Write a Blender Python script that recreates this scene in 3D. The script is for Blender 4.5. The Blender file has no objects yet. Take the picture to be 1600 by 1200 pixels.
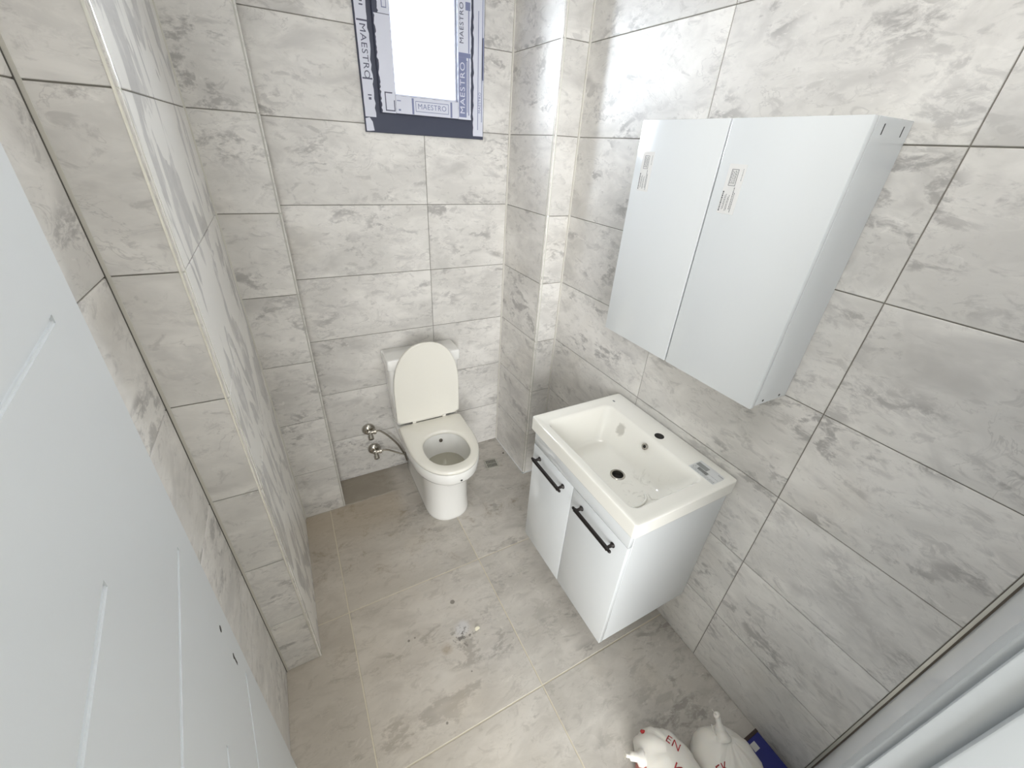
import bpy, bmesh, math, random
from mathutils import Vector, Matrix
random.seed(7)
S = bpy.context.scene
COL = S.collection
PI = math.pi

# ------------------------------------------------------------------ camera, world, lights, exposure
cam = bpy.data.cameras.new('camera')
cam_o = bpy.data.objects.new('camera', cam); COL.objects.link(cam_o)
cam.sensor_width = 36; cam.lens = 629.27 / 1600 * 36; cam.clip_start = .02
r_, u_, f_ = Vector((.8830, -.4670, .0553)), Vector((.1957, .4719, .8597)), Vector((.4275, .7483, -.5077))
h, yaw, pitch, roll = 1.7468, .5192, -.5326, .0643
rt = Vector((math.cos(yaw), -math.sin(yaw), 0))
fw = Vector((math.sin(yaw)*math.cos(pitch), math.cos(yaw)*math.cos(pitch), math.sin(pitch)))
up = rt.cross(fw)
r2 = rt*math.cos(roll) + up*math.sin(roll); u2 = -rt*math.sin(roll) + up*math.cos(roll)
M = Matrix((r2, u2, -fw)).transposed().to_4x4(); M.translation = (0, 0, h)
cam_o.matrix_world = M
S.camera = cam_o

wd = bpy.data.worlds.new('sky'); S.world = wd; wd.use_nodes = True
bg = wd.node_tree.nodes['Background']
bg.inputs[0].default_value = (.80, .89, 1, 1); bg.inputs[1].default_value = 2.6

def area(name, loc, rot, sx, sy, power, col):
    l = bpy.data.lights.new(name, 'AREA'); l.shape = 'RECTANGLE'; l.size = sx; l.size_y = sy
    l.energy = power; l.color = col
    o = bpy.data.objects.new(name, l); COL.objects.link(o); o.location = loc; o.rotation_euler = rot
    return o
area('window_daylight', (.627, 2.5, 2.42), (math.radians(-70), 0, 0), 1.7, 1.3, 190, (.90, .95, 1))
area('hall_daylight', (-.75, -2.35, 1.30), (math.radians(90), 0, math.radians(-16)), 1.3, 2.0, 84, (.97, .985, 1))
area('ceiling_fill_light', (.45, .35, 2.50), (0, 0, 0), .5, .5, 4, (1, .975, .94))  # added weak fill below the ceiling; no fixture is known there
S.view_settings.view_transform = 'Standard'; S.view_settings.look = 'None'
S.view_settings.gamma = 1; S.view_settings.use_curve_mapping = False
S.view_settings.exposure = .6

# ------------------------------------------------------------------ room measures
X0, X1, X2, XD, XR = -.3116, -.1906, .0078, 1.0249, 1.1442
YA, YC, YB, YE, YT = 1.0185, 1.7608, 1.9664, 1.5825, -.0583
RA = .2928                      # height of the first tile joint
CEIL = 2.62
ROWS = [0, RA] + [RA + .3*k for k in range(1, 8)]
ROWS = [z for z in ROWS if z < CEIL - .02] + [CEIL]

# ------------------------------------------------------------------ materials
def lin(c):
    return tuple(((v/255)/12.92 if v/255 <= .04045 else ((v/255+.055)/1.055)**2.4) for v in c) + (1,)
def mat(name, rgb, rough=.5, metal=0, coat=0, spec=.5):
    m = bpy.data.materials.new(name); m.use_nodes = True
    b = m.node_tree.nodes['Principled BSDF']
    b.inputs['Base Color'].default_value = lin(rgb); b.inputs['Roughness'].default_value = rough
    b.inputs['Metallic'].default_value = metal; b.inputs['Coat Weight'].default_value = coat
    b.inputs['Coat Roughness'].default_value = .08
    b.inputs['Specular IOR Level'].default_value = spec
    return m
class NT:
    def __init__(s, m): s.t = m.node_tree; s.n = s.t.nodes; s.l = s.t.links; s.b = s.n['Principled BSDF']
    def add(s, typ, **kw):
        o = s.n.new(typ)
        for k, v in kw.items(): setattr(o, k, v)
        return o
    def val(s, sock, v):
        if hasattr(v, 'is_output') or hasattr(v, 'links'): s.l.new(v, sock)
        else: sock.default_value = v
    def math(s, op, a, b=0., c=0., clamp=False):
        o = s.add('ShaderNodeMath', operation=op, use_clamp=clamp)
        for i, v in enumerate((a, b, c)): s.val(o.inputs[i], v)
        return o.outputs[0]
    def noise(s, vec, scale, detail=4, rough=.55, dist=0):
        o = s.add('ShaderNodeTexNoise'); s.val(o.inputs['Vector'], vec)
        o.inputs['Scale'].default_value = scale; o.inputs['Detail'].default_value = detail
        o.inputs['Roughness'].default_value = rough; o.inputs['Distortion'].default_value = dist
        return o.outputs['Fac']
    def ramp(s, v, a, b):
        o = s.add('ShaderNodeMapRange', interpolation_type='SMOOTHSTEP')
        s.val(o.inputs[0], v); o.inputs[1].default_value = a; o.inputs[2].default_value = b
        return o.outputs[0]
    def mix(s, f, a, b):
        o = s.add('ShaderNodeMix', data_type='RGBA'); s.val(o.inputs[0], f); s.val(o.inputs[6], a); s.val(o.inputs[7], b)
        return o.outputs[2]
    def mapping(s, vec, loc=None, rot=(0, 0, 0), scale=(1, 1, 1)):
        o = s.add('ShaderNodeMapping'); s.val(o.inputs[0], vec)
        o.inputs['Rotation'].default_value = rot; o.inputs['Scale'].default_value = scale
        if loc is not None: s.val(o.inputs['Location'], loc)
        return o.outputs[0]
    def rnd_offset(s):
        i = s.add('ShaderNodeObjectInfo'); c = s.add('ShaderNodeCombineXYZ')
        s.l.new(s.math('MULTIPLY', i.outputs['Random'], 37.), c.inputs[0])
        s.l.new(s.math('MULTIPLY', i.outputs['Random'], 91.), c.inputs[1])
        s.l.new(s.math('MULTIPLY', i.outputs['Random'], 13.), c.inputs[2])
        return c.outputs[0]

def marble(name, base, light, dark, rough=.3, vein=1., ang=.75, floor=False):
    """stone-look porcelain: cloudy ground, clustered darker blotches, fine broken veins"""
    m = mat(name, (200, 200, 200), rough); t = NT(m)
    tc = t.add('ShaderNodeTexCoord')
    v0 = t.mapping(tc.outputs['Object'], t.rnd_offset())
    v = t.mapping(v0, None, (0, 0, ang), (1, 1.9, 1))
    big = t.noise(v, 2.6, 3, .5, .4)
    mid = t.noise(v, 7.5, 6, .62, .9)
    fine = t.noise(v, 30, 5, .7, .6)
    cloud = t.ramp(t.math('ADD', t.math('MULTIPLY', big, .6), t.math('MULTIPLY', mid, .4)), .38, .64)
    col = t.mix(cloud, lin(base), lin(light))
    # clustered blotches
    zone = t.ramp(t.noise(v, 3.1, 2, .5, .8), .40, .64)
    bl = t.ramp(t.math('ADD', t.math('MULTIPLY', mid, .65), t.math('MULTIPLY', fine, .35)), .48, .60)
    blot = t.math('MULTIPLY', t.math('MULTIPLY', zone, bl), .80*vein)
    # veins: zero crossings of a distorted noise
    vn = t.noise(v, 4.2, 5, .6, 1.4)
    ln_ = t.math('SUBTRACT', 1., t.ramp(t.math('ABSOLUTE', t.math('SUBTRACT', vn, .5)), .0, .011))
    brk = t.ramp(t.noise(v0, 5, 2), .47, .62)
    sc = t.math('MULTIPLY', t.ramp(t.noise(v, 15, 6, .68, .8), .52, .66), .38*vein)
    soft = t.math('MULTIPLY', t.ramp(t.noise(v, 4.6, 4, .6, .6), .50, .70), .32*vein)
    blot = t.math('MAXIMUM', t.math('MAXIMUM', blot, sc), soft)
    ve = t.math('MULTIPLY', t.math('MULTIPLY', ln_, brk), .35*vein)
    col = t.mix(t.math('MAXIMUM', blot, ve), col, lin(dark))
    # faint warm staining
    wm = t.ramp(t.noise(v0, 3.3, 3), .55, .75)
    col = t.mix(t.math('MULTIPLY', wm, .15), col, lin((base[0]-2, base[1]-9, base[2]-22)))
    # brighter flecks
    fl = t.ramp(t.noise(v, 19, 4, .6, 1.0), .61, .68)
    col = t.mix(t.math('MULTIPLY', t.math('MULTIPLY', fl, zone), .35), col, lin(tuple(min(255, c+14) for c in light)))
    if floor:
        g = t.add('ShaderNodeNewGeometry'); wp = g.outputs['Position']
        sep = t.add('ShaderNodeSeparateXYZ'); t.l.new(wp, sep.inputs[0])
        x, y = sep.outputs[0], sep.outputs[1]
        # cement dust film: stronger towards the left wall and the toilet
        n1 = t.noise(wp, 5, 6, .65, .7)
        dx = t.math('SUBTRACT', .62, x)
        film = t.math('MULTIPLY', t.ramp(t.math('ADD', dx, t.math('MULTIPLY', n1, .5)), .15, 1.0), .62)
        col = t.mix(t.math('MULTIPLY', film, .55), col, lin((194, 178, 154)))
        n3 = t.noise(wp, 9, 5, .7, .5)
        col = t.mix(t.math('MULTIPLY', t.math('MULTIPLY', t.ramp(n3, .55, .72), t.ramp(y, .9, 1.4)), .45), col, lin((122, 100, 68)))
        # pale mortar wash in front of the back left pier, unwashed strip along the back wall
        edge = t.math('ADD', t.math('SUBTRACT', 1.765, y), t.math('MULTIPLY', t.math('SUBTRACT', t.noise(wp, 22, 4), .5), .03))
        onleft = t.ramp(t.math('SUBTRACT', .34, x), .0, .1)
        wash = t.math('MULTIPLY', t.math('MULTIPLY', t.ramp(edge, 0, .008), t.ramp(edge, .36, .08)), onleft)
        col = t.mix(t.math('MULTIPLY', wash, .4), col, lin((178, 160, 132)))
        strip = t.math('MULTIPLY', t.ramp(edge, 0.002, -.008), onleft)
        col = t.mix(t.math('MULTIPLY', strip, .6), col, lin((138, 128, 112)))
        # dark grime where floor meets the left wall pieces
        # plaster splash
        def spot(cx, cy, rad, soft, ns=18, amp=.05):
            dx_ = t.math('SUBTRACT', x, cx); dy_ = t.math('SUBTRACT', y, cy)
            d = t.math('SQRT', t.math('ADD', t.math('MULTIPLY', dx_, dx_), t.math('MULTIPLY', dy_, dy_)))
            d = t.math('ADD', d, t.math('MULTIPLY', t.math('SUBTRACT', t.noise(wp, ns, 5, .7), .5), amp))
            return t.ramp(d, rad, rad-soft)
        col = t.mix(t.math('MULTIPLY', spot(.335, .875, .045, .03, 30, .06), .75), col, lin((205, 203, 202)))
        col = t.mix(t.math('MULTIPLY', t.math('MULTIPLY', spot(.325, .845, .055, .03, 40, .07), t.ramp(t.noise(wp, 60, 3), .52, .6)), .8), col, lin((96, 90, 84)))
        col = t.mix(t.math('MULTIPLY', spot(.25, .83, .03, .03, 20, .05), .4), col, lin((140, 112, 70)))
        for sx, sy, sr in ((.125, .925, .007), (.15, .925, .005), (.17, .60, .006), (.31, .71, .005), (.34, 1.0, .012)):
            col = t.mix(t.math('MULTIPLY', spot(sx, sy, sr, .004, 60, .006), .7), col, lin((86, 78, 68)))
        sp = t.ramp(t.noise(wp, 120, 2), .73, .76)
        col = t.mix(t.math('MULTIPLY', sp, .6), col, lin((212, 208, 196)))
        rr = t.math('ADD', rough, t.math('MULTIPLY', film, .5))
        t.l.new(rr, t.b.inputs['Roughness'])
    t.l.new(col, t.b.inputs['Base Color'])
    return m

TILE = marble('tile_stone', (213, 210, 205), (236, 233, 228), (158, 155, 152), .42)
TILE_F = marble('floor_stone', (188, 183, 175), (210, 205, 197), (138, 133, 126), .27, .9, .5, True)

def smeared():
    """same tile with dried white grout wiped over it"""
    m = marble('tile_smeared', (190, 188, 186), (206, 204, 202), (158, 156, 154), .30, .5)
    t = NT(m); g = t.add('ShaderNodeNewGeometry'); wp = g.outputs['Position']
    src = t.b.inputs['Base Color'].links[0].from_socket
    v = t.mapping(wp, None, (.16, 0, 0), (1, 3.0, 1.25))
    a = t.ramp(t.noise(v, 2.4, 4, .5, 1.6), .45, .485)
    b2 = t.ramp(t.noise(v, 6, 4, .6, .5), .52, .60)
    f = t.math('MAXIMUM', t.math('MULTIPLY', a, .85), t.math('MULTIPLY', b2, .35))
    col = t.mix(f, src, lin((243, 241, 236)))
    t.l.new(col, t.b.inputs['Base Color'])
    return m
TILE_S = smeared()

GROUT = mat('grout_grey', (138, 134, 126), .85)
GROUT_F = mat('grout_floor', (214, 205, 184), .85)
SILI = mat('silicone_cream', (214, 211, 202), .35)
ALU = mat('trim_profile', (222, 220, 210), .2, .35)
ALU2 = mat('trim_profile_dull', (186, 184, 176), .35, .2)
PLAST = mat('painted_plaster', (226, 224, 218), .7)
CEILM = mat('ceiling_paint', (236, 234, 228), .8)
HALLF = mat('hall_floor', (165, 158, 148), .4)
LACQ = mat('white_lacquer', (218, 221, 222), .14, 0, .5)
LACQ_IN = mat('white_board', (222, 222, 218), .4)
DOORM = mat('door_membrane', (214, 218, 220), .32)
FRAMEM = mat('door_frame_paint', (224, 228, 232), .14)
CER = mat('ceramic', (246, 245, 241), .07, 0, .6)
CER2 = mat('basin_ceramic', (238, 237, 230), .08, 0, .6)
SEATM = mat('seat_plastic', (244, 241, 231), .16)
DARK = mat('hole_dark', (28, 26, 24), .6)
BLACK = mat('black_metal', (38, 33, 31), .38, .5)
CHROME = mat('chrome', (190, 186, 178), .16, 1)
HOSE = mat('braided_steel', (140, 134, 122), .35, .8)
BROWN = mat('dark_rubber', (92, 84, 74), .6)
ANTH = mat('anthracite_profile', (62, 66, 84), .35)
FILMM = mat('protective_film', (218, 220, 232), .35)
FILMB = mat('film_print_blue', (128, 134, 168), .4)
FILMD = mat('film_print_dark', (92, 92, 112), .5)
INK = mat('label_ink', (112, 116, 120), .6)
INKD = mat('label_ink_dark', (84, 88, 92), .6)
STICK = mat('clear_sticker', (223, 222, 220), .2)
REDINK = mat('red_print', (182, 50, 52), .5)
PINK = mat('pink_band', (196, 122, 112), .5)
BLUE = mat('blue_card', (34, 40, 112), .4)
BRN = mat('brown_card', (58, 44, 40), .6)
CRUMB = mat('plaster_crumb', (228, 222, 200), .9)
SLATE = mat('drain_plastic', (176, 174, 164), .4)

def film_mat():
    m = mat('bag_film', (232, 228, 220), .35); b = m.node_tree.nodes['Principled BSDF']
    b.inputs['Subsurface Weight'].default_value = .25
    b.inputs['Subsurface Radius'].default_value = (.02, .015, .01)
    b.inputs['Subsurface Scale'].default_value = .5
    return m
BAG = film_mat()
def bowl_mat():
    m = mat('basin_dusty', (238, 237, 230), .1, 0, .6); t = NT(m)
    g = t.add('ShaderNodeNewGeometry'); wp = g.outputs['Position']
    n = t.noise(wp, 22, 6, .75, 1.2); sep = t.add('ShaderNodeSeparateXYZ'); t.l.new(wp, sep.inputs[0])
    near = t.math('MULTIPLY', t.ramp(sep.outputs[1], .80, .62), t.ramp(sep.outputs[2], .80, .765))
    f = t.math('MULTIPLY', t.math('MULTIPLY', t.ramp(n, .54, .66), near), .55)
    # smear on the slope behind the drain
    dx = t.math('SUBTRACT', sep.outputs[1], .905); dz = t.math('SUBTRACT', sep.outputs[2], .812)
    d = t.math('SQRT', t.math('ADD', t.math('MULTIPLY', dx, dx), t.math('MULTIPLY', dz, dz)))
    d = t.math('ADD', d, t.math('MULTIPLY', t.math('SUBTRACT', t.noise(wp, 40, 4), .5), .04))
    sm = t.math('MULTIPLY', t.math('MULTIPLY', t.ramp(d, .026, .012), t.ramp(sep.outputs[0], .95, .97)), .55)
    col = t.mix(t.math('MAXIMUM', f, sm), lin((240, 238, 230)), lin((158, 154, 142)))
    t.l.new(col, t.b.inputs['Base Color'])
    return m
BOWL = bowl_mat()
def glass_mat():
    m = bpy.data.materials.new('window_glass'); m.use_nodes = True
    nt = m.node_tree; nt.nodes.clear()
    o = nt.nodes.new('ShaderNodeOutputMaterial'); mx = nt.nodes.new('ShaderNodeMixShader')
    tr = nt.nodes.new('ShaderNodeBsdfTransparent'); gl = nt.nodes.new('ShaderNodeBsdfGlossy')
    tr.inputs[0].default_value = (.97, .985, 1, 1)
    gl.inputs['Roughness'].default_value = .02; mx.inputs[0].default_value = .06
    nt.links.new(tr.outputs[0], mx.inputs[1]); nt.links.new(gl.outputs[0], mx.inputs[2]); nt.links.new(mx.outputs[0], o.inputs[0])
    return m
GLASS = glass_mat()
WATER = mat('toilet_water', (178, 174, 158), .05)

# ------------------------------------------------------------------ mesh helpers
def obj(name, bm, m, parent=None, smooth=False, angle=40):
    me = bpy.data.meshes.new(name)
    if isinstance(bm, bmesh.types.BMesh):
        bmesh.ops.recalc_face_normals(bm, faces=bm.faces[:])
        bm.to_mesh(me); bm.free()
    else:
        me = bm
    for mm in (m if isinstance(m, (list, tuple)) else [m]): me.materials.append(mm)
    if smooth:
        me.shade_smooth() if hasattr(me, 'shade_smooth') else None
        me.set_sharp_from_angle(angle=math.radians(angle))
    o = bpy.data.objects.new(name, me); COL.objects.link(o)
    if parent: o.parent = parent
    return o
def empty(name, loc, label, cat, group=None):
    o = bpy.data.objects.new(name, None); COL.objects.link(o); o.location = loc
    o['label'] = label; o['category'] = cat
    if group: o['group'] = group
    return o
def tag(o, label, cat, group=None):
    o['label'] = label; o['category'] = cat
    if group: o['group'] = group
    return o
def struct(name, bm, m, parent=None, smooth=False):
    o = obj(name, bm, m, parent, smooth)
    if parent is None: o['kind'] = 'structure'
    return o
def box(bm, a, b, bev=0, seg=2):
    x0, y0, z0 = a; x1, y1, z1 = b
    vs = [bm.verts.new(p) for p in ((x0, y0, z0), (x1, y0, z0), (x1, y1, z0), (x0, y1, z0), (x0, y0, z1), (x1, y0, z1), (x1, y1, z1), (x0, y1, z1))]
    fs = [bm.faces.new([vs[i] for i in f]) for f in ((0, 3, 2, 1), (4, 5, 6, 7), (0, 1, 5, 4), (1, 2, 6, 5), (2, 3, 7, 6), (3, 0, 4, 7))]
    if bev:
        es = list({e for f in fs for e in f.edges})
        bmesh.ops.bevel(bm, geom=es, offset=bev, segments=seg, affect='EDGES', profile=.5)
def B(a, b, bev=0, seg=2):
    bm = bmesh.new(); a, b = [min(p, q) for p, q in zip(a, b)], [max(p, q) for p, q in zip(a, b)]
    box(bm, a, b, bev, seg); return bm
def loft(bm, rings, cap0=True, cap1=True):
    R = [[bm.verts.new(p) for p in r] for r in rings]
    n = len(R[0])
    for a, b in zip(R, R[1:]):
        for i in range(n): bm.faces.new((a[i], a[(i+1) % n], b[(i+1) % n], b[i]))
    if cap0: bm.faces.new(R[0])
    if cap1: bm.faces.new(R[-1])
def tube(bm, pts, rad, n=12, cap=True):
    pts = [Vector(p) for p in pts]; rads = rad if isinstance(rad, (list, tuple)) else [rad]*len(pts)
    t0 = (pts[1]-pts[0]).normalized(); ref = Vector((0, 0, 1)) if abs(t0.z) < .9 else Vector((1, 0, 0))
    nrm = t0.cross(ref).normalized(); rings = []
    for i, p in enumerate(pts):
        a = pts[max(i-1, 0)]; b = pts[min(i+1, len(pts)-1)]
        t = (b-a).normalized() if (b-a).length > 1e-9 else t0
        nrm = (nrm - t*nrm.dot(t)).normalized(); bn = t.cross(nrm)
        rings.append([p + (nrm*math.cos(2*PI*k/n) + bn*math.sin(2*PI*k/n))*rads[i] for k in range(n)])
    loft(bm, rings, cap, cap)
def lathe(bm, c, axis, prof, n=24, cap=True):
    """prof: list of (distance along axis, radius)"""
    tube_pts = [Vector(c) + Vector(axis).normalized()*d for d, r in prof]
    t = Vector(axis).normalized(); ref = Vector((0, 0, 1)) if abs(t.z) < .9 else Vector((1, 0, 0))
    nrm = t.cross(ref).normalized(); bn = t.cross(nrm)
    loft(bm, [[p + (nrm*math.cos(2*PI*k/n) + bn*math.sin(2*PI*k/n))*max(r, 1e-4) for k in range(n)] for p, (d, r) in zip(tube_pts, prof)], cap, cap)
def catmull(pts, k=8):
    P = [Vector(p) for p in pts]; P = [P[0]*2-P[1]] + P + [P[-1]*2-P[-2]]; out = []
    for i in range(1, len(P)-2):
        for j in range(k):
            t = j/k; a, b, c, d = P[i-1:i+3]
            out.append(.5*((2*b) + (c-a)*t + (2*a-5*b+4*c-d)*t*t + (3*b-a-3*c+d)*t**3))
    out.append(P[-2]); return out
def rrect(cx, cy, hx, hy, r, z, k=8):
    """rounded rectangle ring, 4*(k+1) points, z may be a function of x, y"""
    out = []
    for q, (sx, sy) in enumerate(((1, 1), (-1, 1), (-1, -1), (1, -1))):
        for j in range(k+1):
            a = PI/2*(q + j/k)
            x = cx + sx*(hx-r) + r*math.cos(a); y = cy + sy*(hy-r) + r*math.sin(a)
            out.append((x, y, z(x, y) if callable(z) else z))
    return out
def text(name, body, size, m, parent, mtx, depth=.0004, sx=1.):
    cu = bpy.data.curves.new('lettering', 'FONT'); cu.body = body; cu.size = size
    cu.extrude = depth; cu.align_x = 'CENTER'; cu.align_y = 'CENTER'; cu.resolution_u = 3; cu.space_character = 1.1
    cu.offset = 0
    o = bpy.data.objects.new('lettering_source', cu); COL.objects.link(o)
    bpy.context.view_layer.update()
    me = bpy.data.meshes.new_from_object(o.evaluated_get(bpy.context.evaluated_depsgraph_get()))
    bpy.data.objects.remove(o)
    me.transform(mtx @ Matrix.Diagonal((sx, 1, 1, 1)))
    me.materials.clear()
    return obj(name, me, m, parent)
def frame3(o, xa, ya):
    xa = Vector(xa).normalized(); ya = Vector(ya).normalized(); za = xa.cross(ya)
    m = Matrix((xa, ya, za)).transposed().to_4x4(); m.translation = Vector(o); return m

# ------------------------------------------------------------------ tiles
TT = .008; GAP = .0028; REC = .0025
_cache = {}
def tile_mesh(w, hh, m):
    GAP = .0042 if m is TILE_F else .0028
    key = (round(w, 4), round(hh, 4), m.name)
    if key not in _cache:
        bm = bmesh.new(); c = .0011; a, b = w/2-GAP/2, hh/2-GAP/2
        r = lambda x, y, z: [(-x, -y, z), (x, -y, z), (x, y, z), (-x, y, z)]
        loft(bm, [r(a, b, -TT), r(a, b, -c*.8), r(a-c, b-c, 0)])
        bmesh.ops.recalc_face_normals(bm, faces=bm.faces[:])
        me = bpy.data.meshes.new('tile'); bm.to_mesh(me); bm.free(); me.materials.append(m); _cache[key] = me
    return _cache[key]
def tiles(parent, org, ua, va, us, vs, m, skip=None):
    """us, vs: joint positions along ua, va from org; the tile face points along ua x va"""
    for i in range(len(us)-1):
        for j in range(len(vs)-1):
            u0, u1, v0, v1 = us[i], us[i+1], vs[j], vs[j+1]
            if u1-u0 < .01 or v1-v0 < .01 or (skip and skip(u0, u1, v0, v1)): continue
            o = bpy.data.objects.new('tile', tile_mesh(u1-u0, v1-v0, m)); COL.objects.link(o)
            c = Vector(org) + Vector(ua)*(u0+u1)/2 + Vector(va)*(v0+v1)/2
            mt = frame3(c, ua, va)
            if m is TILE and (i + j) % 2: mt = mt @ Matrix.Rotation(PI, 4, 'Z')
            o.matrix_world = mt; o.parent = parent
Z = (0, 0, 1)

# backing shells (grout colour), recessed behind the tile faces
def prism(pts, z0, z1):
    bm = bmesh.new(); loft(bm, [[(x, y, z0) for x, y in pts], [(x, y, z1) for x, y in pts]]); return bm
e = REC
YF = -.065            # room side of the front wall
wl = struct('wall_left', prism([(X0-e, -.12), (X0-e, YA+e), (X1-e, YA+e), (X1-e, YC+e+.02), (X1-e, YB+.2), (X0-.15, YB+.2), (X0-.15, -.12)], 0, CEIL), GROUT)
tiles(wl, (X0, 0, 0), (0, 1, 0), Z, [-.065, .4185, YA], ROWS, TILE)
tiles(wl, (0, YA, 0), (1, 0, 0), Z, [X0, X1], ROWS, TILE)
tiles(wl, (X1, 0, 0), (0, 1, 0), Z, [YA, 1.62, YC], ROWS, TILE_S)
WX0, WX1, WZ0, WZ1 = .392, .862, RA+1.5, 2.40     # window opening
wb_bm = bmesh.new()
for a, b in (((X1-.0, YB+e, 0), (WX0, YB+.2, CEIL)), ((WX1, YB+e, 0), (XR+.15, YB+.2, CEIL)), ((WX0, YB+e, 0), (WX1, YB+.2, WZ0)), ((WX0, YB+e, WZ1), (WX1, YB+.2, CEIL))):
    box(wb_bm, a, b)
box(wb_bm, (X1-e+.002, YC+e, 0), (X2-e, YB+e, CEIL))          # pier in the back left corner
wb = struct('wall_back', wb_bm, GROUT)
JB = .6135
low = [z for z in ROWS if z <= WZ0+.01]; high = [z for z in ROWS if z > WZ0-.01]
hi2 = [z for z in high if z < WZ1] + [WZ1] + [z for z in high if z > WZ1]
tiles(wb, (0, YB, 0), (1, 0, 0), Z, [X2, JB, XD], low, TILE)
tiles(wb, (0, YB, 0), (1, 0, 0), Z, [X2, WX0], hi2, TILE)
tiles(wb, (0, YB, 0), (1, 0, 0), Z, [WX1, XD], hi2, TILE)
tiles(wb, (0, YB, 0), (1, 0, 0), Z, [WX0, JB, WX1], [z for z in hi2 if z >= WZ1-.001], TILE)
tiles(wb, (0, YC, 0), (1, 0, 0), Z, [X1, X2], ROWS, TILE)
tiles(wb, (X2, 0, 0), (0, 1, 0), Z, [YC, YB], ROWS, TILE)
# plastered window reveal
rv = bmesh.new()
for a, b in (((WX0-.012, YB+.012, WZ0), (WX0, YB+.2, WZ1)), ((WX1, YB+.012, WZ0), (WX1+.012, YB+.2, WZ1))):
    box(rv, a, b)
wr = struct('wall_right', prism([(XR+e, YT+.004), (XR+.15, YT+.004), (XR+.15, YB+e-.001), (XD+e, YB+e-.001), (XD+e, YE+e), (XR+e, YE+e)], 0, CEIL), GROUT)
JR = .3671
tiles(wr, (XR, 0, 0), (0, -1, 0), Z, [-YE, -(JR+.6), -JR, -YT-.004], ROWS, TILE)
tiles(wr, (0, YE, 0), (1, 0, 0), Z, [XD, XR], ROWS, TILE)
tiles(wr, (XD, 0, 0), (0, -1, 0), Z, [-YB, -YE], ROWS, TILE)
rv.free()

FX, FY = .5305, 1.1474
fl_bm = B((X0-.1, -.12, -.12), (XR+.1, YB+.1, -REC*.6))
fl = struct('floor', fl_bm, GROUT_F)
xs = [X0-.01, FX-.6, FX, XR+.01]; ys = [-.06, FY-1.2, FY-.6, FY, YB+.01]
ys = [-.065, FY-.6, FY, YB+.01]
tiles(fl, (0, 0, 0), (1, 0, 0), (0, 1, 0), xs, ys, TILE_F)
ce = struct('ceiling', B((X0-.15, -.12, CEIL), (XR+.15, YB+.2, CEIL+.1)), CEILM)

# front wall with the doorway, and the hall the camera stands at
DX0, DX1, DH = -.185, .60, 2.06
fb = bmesh.new()
for a, b in (((X0-.15, YF-.22, 0), (DX0, YF, CEIL)), ((DX1, YF-.22, 0), (XR+.15, YF, CEIL)), ((DX0, YF-.22, DH), (DX1, YF, CEIL))): box(fb, a, b)
wf = struct('wall_front', fb, FRAMEM)
hb = bmesh.new()
box(hb, (-1.6, -2.6, -.12), (2.2, YF-.22, -.001))
struct('floor_hall', hb, HALLF)
hb = bmesh.new()
for a, b in (((-1.6, -2.7, 0), (2.2, -2.6, CEIL)), ((-1.7, -2.7, 0), (-1.6, YF-.22, CEIL)), ((2.2, -2.7, 0), (2.3, YF-.22, CEIL)), ((-1.6, YF-.221, 0), (X0-.15, YF-.12, CEIL)), ((XR+.15, YF-.221, 0), (2.2, YF-.12, CEIL))): box(hb, a, b)
struct('wall_hall', hb, PLAST)
struct('ceiling_hall', B((-1.7, -2.7, CEIL), (2.3, YF-.22, CEIL+.1)), CEILM)

# ------------------------------------------------------------------ corner trims
tn = [0]
def trim(bm, m, smooth=True):
    tn[0] += 1; return struct('trim_%d' % tn[0], bm, m, None, smooth)
def vround(x, y, r, z1=CEIL, k=6, sx=1, sy=-1):
    """quarter round bead standing proud of a convex corner whose arris is at x, y"""
    pts = [(x-sx*r*1.0, y-sy*r*1.0), (x-sx*r, y+sy*.0012)]
    cx, cy = x-sx*r, y-sy*r
    R = r+.0012
    pts = [(cx, cy)] + [(cx+sx*R*math.sin(PI/2*j/k), cy+sy*R*math.cos(PI/2*j/k)) for j in range(k+1)]
    return prism(pts, .001, z1-.001)
trim(vround(X1, YA, .009), ALU)                     # left column arris
trim(vround(X2, YC, .0095), ALU2)                   # back left pier arris
trim(vround(XD, YE, .011, sx=-1), ALU)              # right column arris
def bead(x0, y0, x1, y1, m): trim(B((x0, y0, .001), (x1, y1, CEIL-.001)), m, False)
bead(XD-.006, YB-.006, XD+.004, YB+.002, SILI)
bead(XR-.006, YE-.006, XR+.004, YE+.002, SILI)
bead(X1-.002, YC-.004, X1+.004, YC+.002, SILI)
bead(X0-.002, YA-.0015, X0+.0075, YA+.002, mat('trim_beige', (206, 202, 192), .4))
bead(X0-.002, YA-.0045, X0+.0012, YA-.0016, mat('corner_joint', (92, 88, 82), .8))
trim(B((XR-.0012, YT-.003, .001), (XR+.02, YT+.0036, CEIL-.001)), ALU, False)   # profile ending the right wall tiling
bead(XR-.003, YF-.001, XR+.006, YF+.0035, BROWN)
bs = bmesh.new()                                   # white silicone at the foot of the right column
box(bs, (XD-.005, YE-.004, 0.0003), (XD+.002, YB, .005)); box(bs, (XD-.005, YE-.005, .0003), (XR, YE+.002, .005))
trim(bs, mat('silicone_white', (232, 234, 234), .3), False)

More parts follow.
